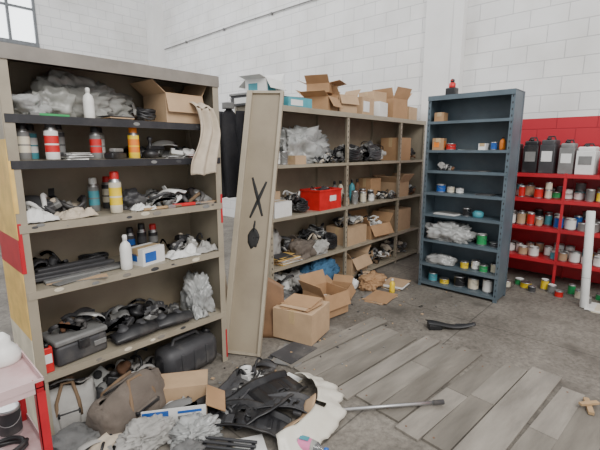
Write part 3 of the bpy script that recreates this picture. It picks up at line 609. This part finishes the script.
b=B(); 
def f(u,v):
    th=-pi/4-1.25+2.3*u; n1=noise.noise(Vector((u*6,v*1.5,3))); rag=.035*noise.noise(Vector((u*12,0,1)))+.02*noise.noise(Vector((u*30,0,4)))
    r=.30+(.11+.04*math.sin(u*pi)+rag)*v
    return (r*math.cos(th)*1.15,r*math.sin(th)*.95,.010+.085*(1-v)**.7+.015*math.sin(u*pi)+.035*abs(n1)*(1-v*.5))
b.grid(60,12,f,fender,.005,mask=lambda u,v:(v<.3 and .42<u<.46))
def f(u,v):
    th=-pi/4-1.0+1.1*u; r=.29-.07*v
    return (r*math.cos(th)*1.15,r*math.sin(th)*.95,.095-.05*v+.01*math.sin(u*9))
b.grid(30,4,f,kraft2,.005)
b.done('torn_bumper_skin',(1.42,1.60,0))
def plate(name,x,y,z,L,Wd,H,rz,seed,mat,holes=True,tilt=0):
    """moulded plastic liner: flat tray with stepped ribs, raised rim and cut-outs"""
    b=B(); rr=random.Random(seed); hs=[(rr.uniform(.1,.85),rr.uniform(.2,.7),rr.uniform(.03,.06),rr.uniform(.06,.12)) for _ in range(4)]
    def f(u,v):
        e=min(v,1-v); st=.012 if (int(u*8)%2 and .2<v<.8) else 0
        return ((u-.5)*L,(v-.5)*Wd*(1-.35*abs(u-.45)+.08*noise.noise(Vector((u*7,seed,0))))+.05*math.sin(u*3+seed),.008+H*math.sin(u*pi*.9+.2)+st+(.025 if e<.08 else 0)+tilt*u)
    b.grid(48,16,f,mat,.005,mask=(lambda u,v:any(abs(u-a)<c and abs(v-d)<e for a,d,c,e in hs)) if holes else None)
    b.box((.22*L,0,H*.8),(.16*L,.35*Wd,.025),mat,bev=.008); b.box((-.2*L,.02,H*.7+.01),(.1*L,.3*Wd,.03),dgrey,bev=.006)
    return b.done(name,(x,y,z),rz)
plate('wheel_arch_liner',1.50,1.70,.0,.56,.32,.06,-.15,4,blk); plate('wheel_arch_liner',1.26,1.58,.0,.5,.24,.05,-.9,7,blk); plate('undertray',1.38,1.90,0,.5,.20,.04,.55,9,dgrey); plate('undertray',1.50,1.50,.03,.34,.16,.025,-1.2,12,dgrey)
plate('door_trim_panel',1.22,1.80,.0,.4,.2,.03,.1,19,blk)
parts('assorted_car_parts',1.36,1.82,0,.3,.18,.06,10,95,[blk,dgrey,mgrey],rz=.2,big=1.0); parts('assorted_car_parts',1.68,1.97,0,.26,.2,.07,10,96,[blk,dgrey,paper])
papers('loose_papers',1.58,1.98,0,.26,.2,3,[paper,cream],rz=.4); papers('loose_papers',1.16,1.44,0,.2,.16,3,[paper,cream],rz=.9); papers('loose_papers',1.74,1.74,0,.2,.14,2,[cream,paper],rz=.1)
b=B()
for k in range(5): b.box((0,(k-2)*.028,.02+.004*k),(.3,.014,.012),dgrey,rot=(0,.05,0),bev=.003)
for s_ in (-1,0,1): b.box((s_*.13,0,.012),(.02,.15,.02),blk,bev=.003)
b.done('vent_grille',(1.08,1.52,0),-.9)
lump('plastic_bag',1.03,1.73,0,.22,.18,.10,plbag,amp=.5,freq=3,sub=5); lump('dark_rag_heap',.84,1.90,0,.26,.18,.11,lgrey,amp=.45,sub=5); lump('dark_rag_heap',.92,1.64,0,.14,.12,.08,cloth_g,amp=.45)
rags('rag',.66,1.86,0,.22,.16,.05,paper,9.3)
parts('assorted_car_parts',.66,2.0,0,.24,.14,.08,12,97,LT)
b=B(); p=Vector((1.65,1.345,.03)); q=Vector((2.19,.86,.045)); b.tube([p,p.lerp(q,.5),q],.011,steel,12); b.tube([p.lerp(q,-.02),p.lerp(q,.06)],.016,mgrey,12); b.tube([p.lerp(q,.93),p.lerp(q,1.02)],.015,dgrey,12); b.done('metal_rod')
b=B()
def f(u,v): return ((u-.5)*.42,(v-.5)*.10*(1-.5*u),.04+.02*math.cos(u*5)+.015*math.sin(v*pi))
b.grid(24,6,f,blk,.008); b.box((-.14,0,.025),(.12,.08,.05),blk,bev=.01); b.box((.1,.02,.02),(.1,.03,.035),dgrey,bev=.006); b.done('plastic_trim_piece',(3.32,1.27,0),-.85)
b=B(); b.box((0,0,.012),(.16,.03,.02),woodb,bev=.002,rot=(0,0,.3)); b.box((.0,0,.03),(.12,.025,.016),woodb,bev=.002,rot=(0,0,-.7)); b.done('wood_offcuts',(2.78,.2,.018))
b=B(); b.lathe([(.03,0),(.036,.006),(.036,.07),(.036,.14),(.03,.17),(.012,.2),(.012,.21),(.015,.212),(.015,.23)],glass,mats=[glass,glass,pink,glass,glass,glass,blue,blue],seg=24,mx=TR((0,0,.038),(0,pi/2,0))); b.box((.1,0,.077),(.05,.03,.002),teal); b.done('clear_plastic_bottle',(1.33,1.33,0),-1.2)
rr=random.Random(77); b=B()
for k in range(130):
    u=rr.random(); x=rr.uniform(.6,4.2); y=2.25-abs(rr.gauss(0,.4)); s=rr.uniform(.006,.022)
    b.box((x,y,.004+(.015 if 1.9<x<3.1 and y<2.0 else 0)),(s,s*rr.uniform(.4,1),.005),rr.choice([kraft2,dgrey,mgrey,mgrey,blk,woodb]),rot=(0,0,rr.random()*3))
b.done('floor_debris')

# ---------------------------------------------------------------- cart
CZ=.73
b=B(); x0,x1,y0,y1=-.22,.33,1.54,1.92
for x in (x0,x1-.03):
    for y in (y0,y1-.03): b.bx(x,x+.003,y,y+.03,.08,CZ+.02,redsteel); b.bx(x,x+.03,y,y+.003,.08,CZ+.02,redsteel); b.lathe([(.03,-.012),(.04,-.008),(.04,.008),(.03,.012)],blk,mx=TR((x+.015,y+.015,.04),(0,pi/2,0))); b.bx(x+.003,x+.027,y+.005,y+.025,.04,.09,steel)
for zz in (CZ,.42,.16):
    b.bx(x0,x1,y0,y1,zz-.004,zz,pinkpaint); 
    for (a,c,d,e) in ((x0,x1,y0,y0+.004),(x0,x1,y1-.004,y1),(x0,x0+.004,y0,y1),(x1-.004,x1,y0,y1)): b.bx(a,c,d,e,zz-.02,zz+.03,pinkpaint)
b.done('tool_cart')
b=B(); b.lathe([(.055,0),(.06,.01),(.06,.03),(.045,.06),(.03,.08),(.03,.10),(.012,.12)],white); b.done('plastic_funnel_cup',(.27,1.84,CZ))
b=B(); b.lathe([(.05,0),(.052,.01),(.052,.14),(.045,.17),(.02,.19),(.02,.22)],lgrey); b.done('plastic_bottle',(.20,1.87,CZ)); parts('assorted_car_parts',.08,1.70,CZ,.2,.16,.08,10,98,DK+[yel]); coil('black_cable',.2,1.7,.42,.08,.008,3,blk); can(.26,1.84,.42,.04,.12,dgrey); lump('dark_rag_heap',.15,1.75,.16,.3,.2,.12,cloth_k,amp=.4)

# ---------------------------------------------------------------- light
w=bpy.data.worlds.new('World'); S.world=w; w.use_nodes=True; w.node_tree.nodes['Background'].inputs['Color'].default_value=(.95,.96,.98,1); w.node_tree.nodes['Background'].inputs['Strength'].default_value=1.08
def area(name,loc,tgt,size,e,col=(1,1,1)):
    l=bpy.data.lights.new(name,'AREA'); l.size=size; l.energy=e; l.color=col; o=bpy.data.objects.new(name,l); bpy.context.collection.objects.link(o); o.location=loc
    o.rotation_euler=(Vector(tgt)-Vector(loc)).to_track_quat('-Z','Y').to_euler(); return o
area('unseen_daylight_area',(0.0,-2.5,5.2),(3,2.5,.8),3,370,(1,.97,.92))  # unseen area light for daylight from behind the camera; no skylight is built
area('unseen_daylight_area',(1.0,7.5,6.5),(5.0,3,1),3,260,(.97,.98,1))  # added out of view to brighten the far wall, not a roof opening
# ---------------------------------------------------------------- camera
cd=bpy.data.cameras.new('camera'); cd.lens=24; cd.sensor_width=36; cam=bpy.data.objects.new('camera',cd); bpy.context.collection.objects.link(cam)
cam.location=(0,0,1.55); cam.rotation_euler=(math.radians(90-10.62),0,math.radians(-47.15)); S.camera=cam
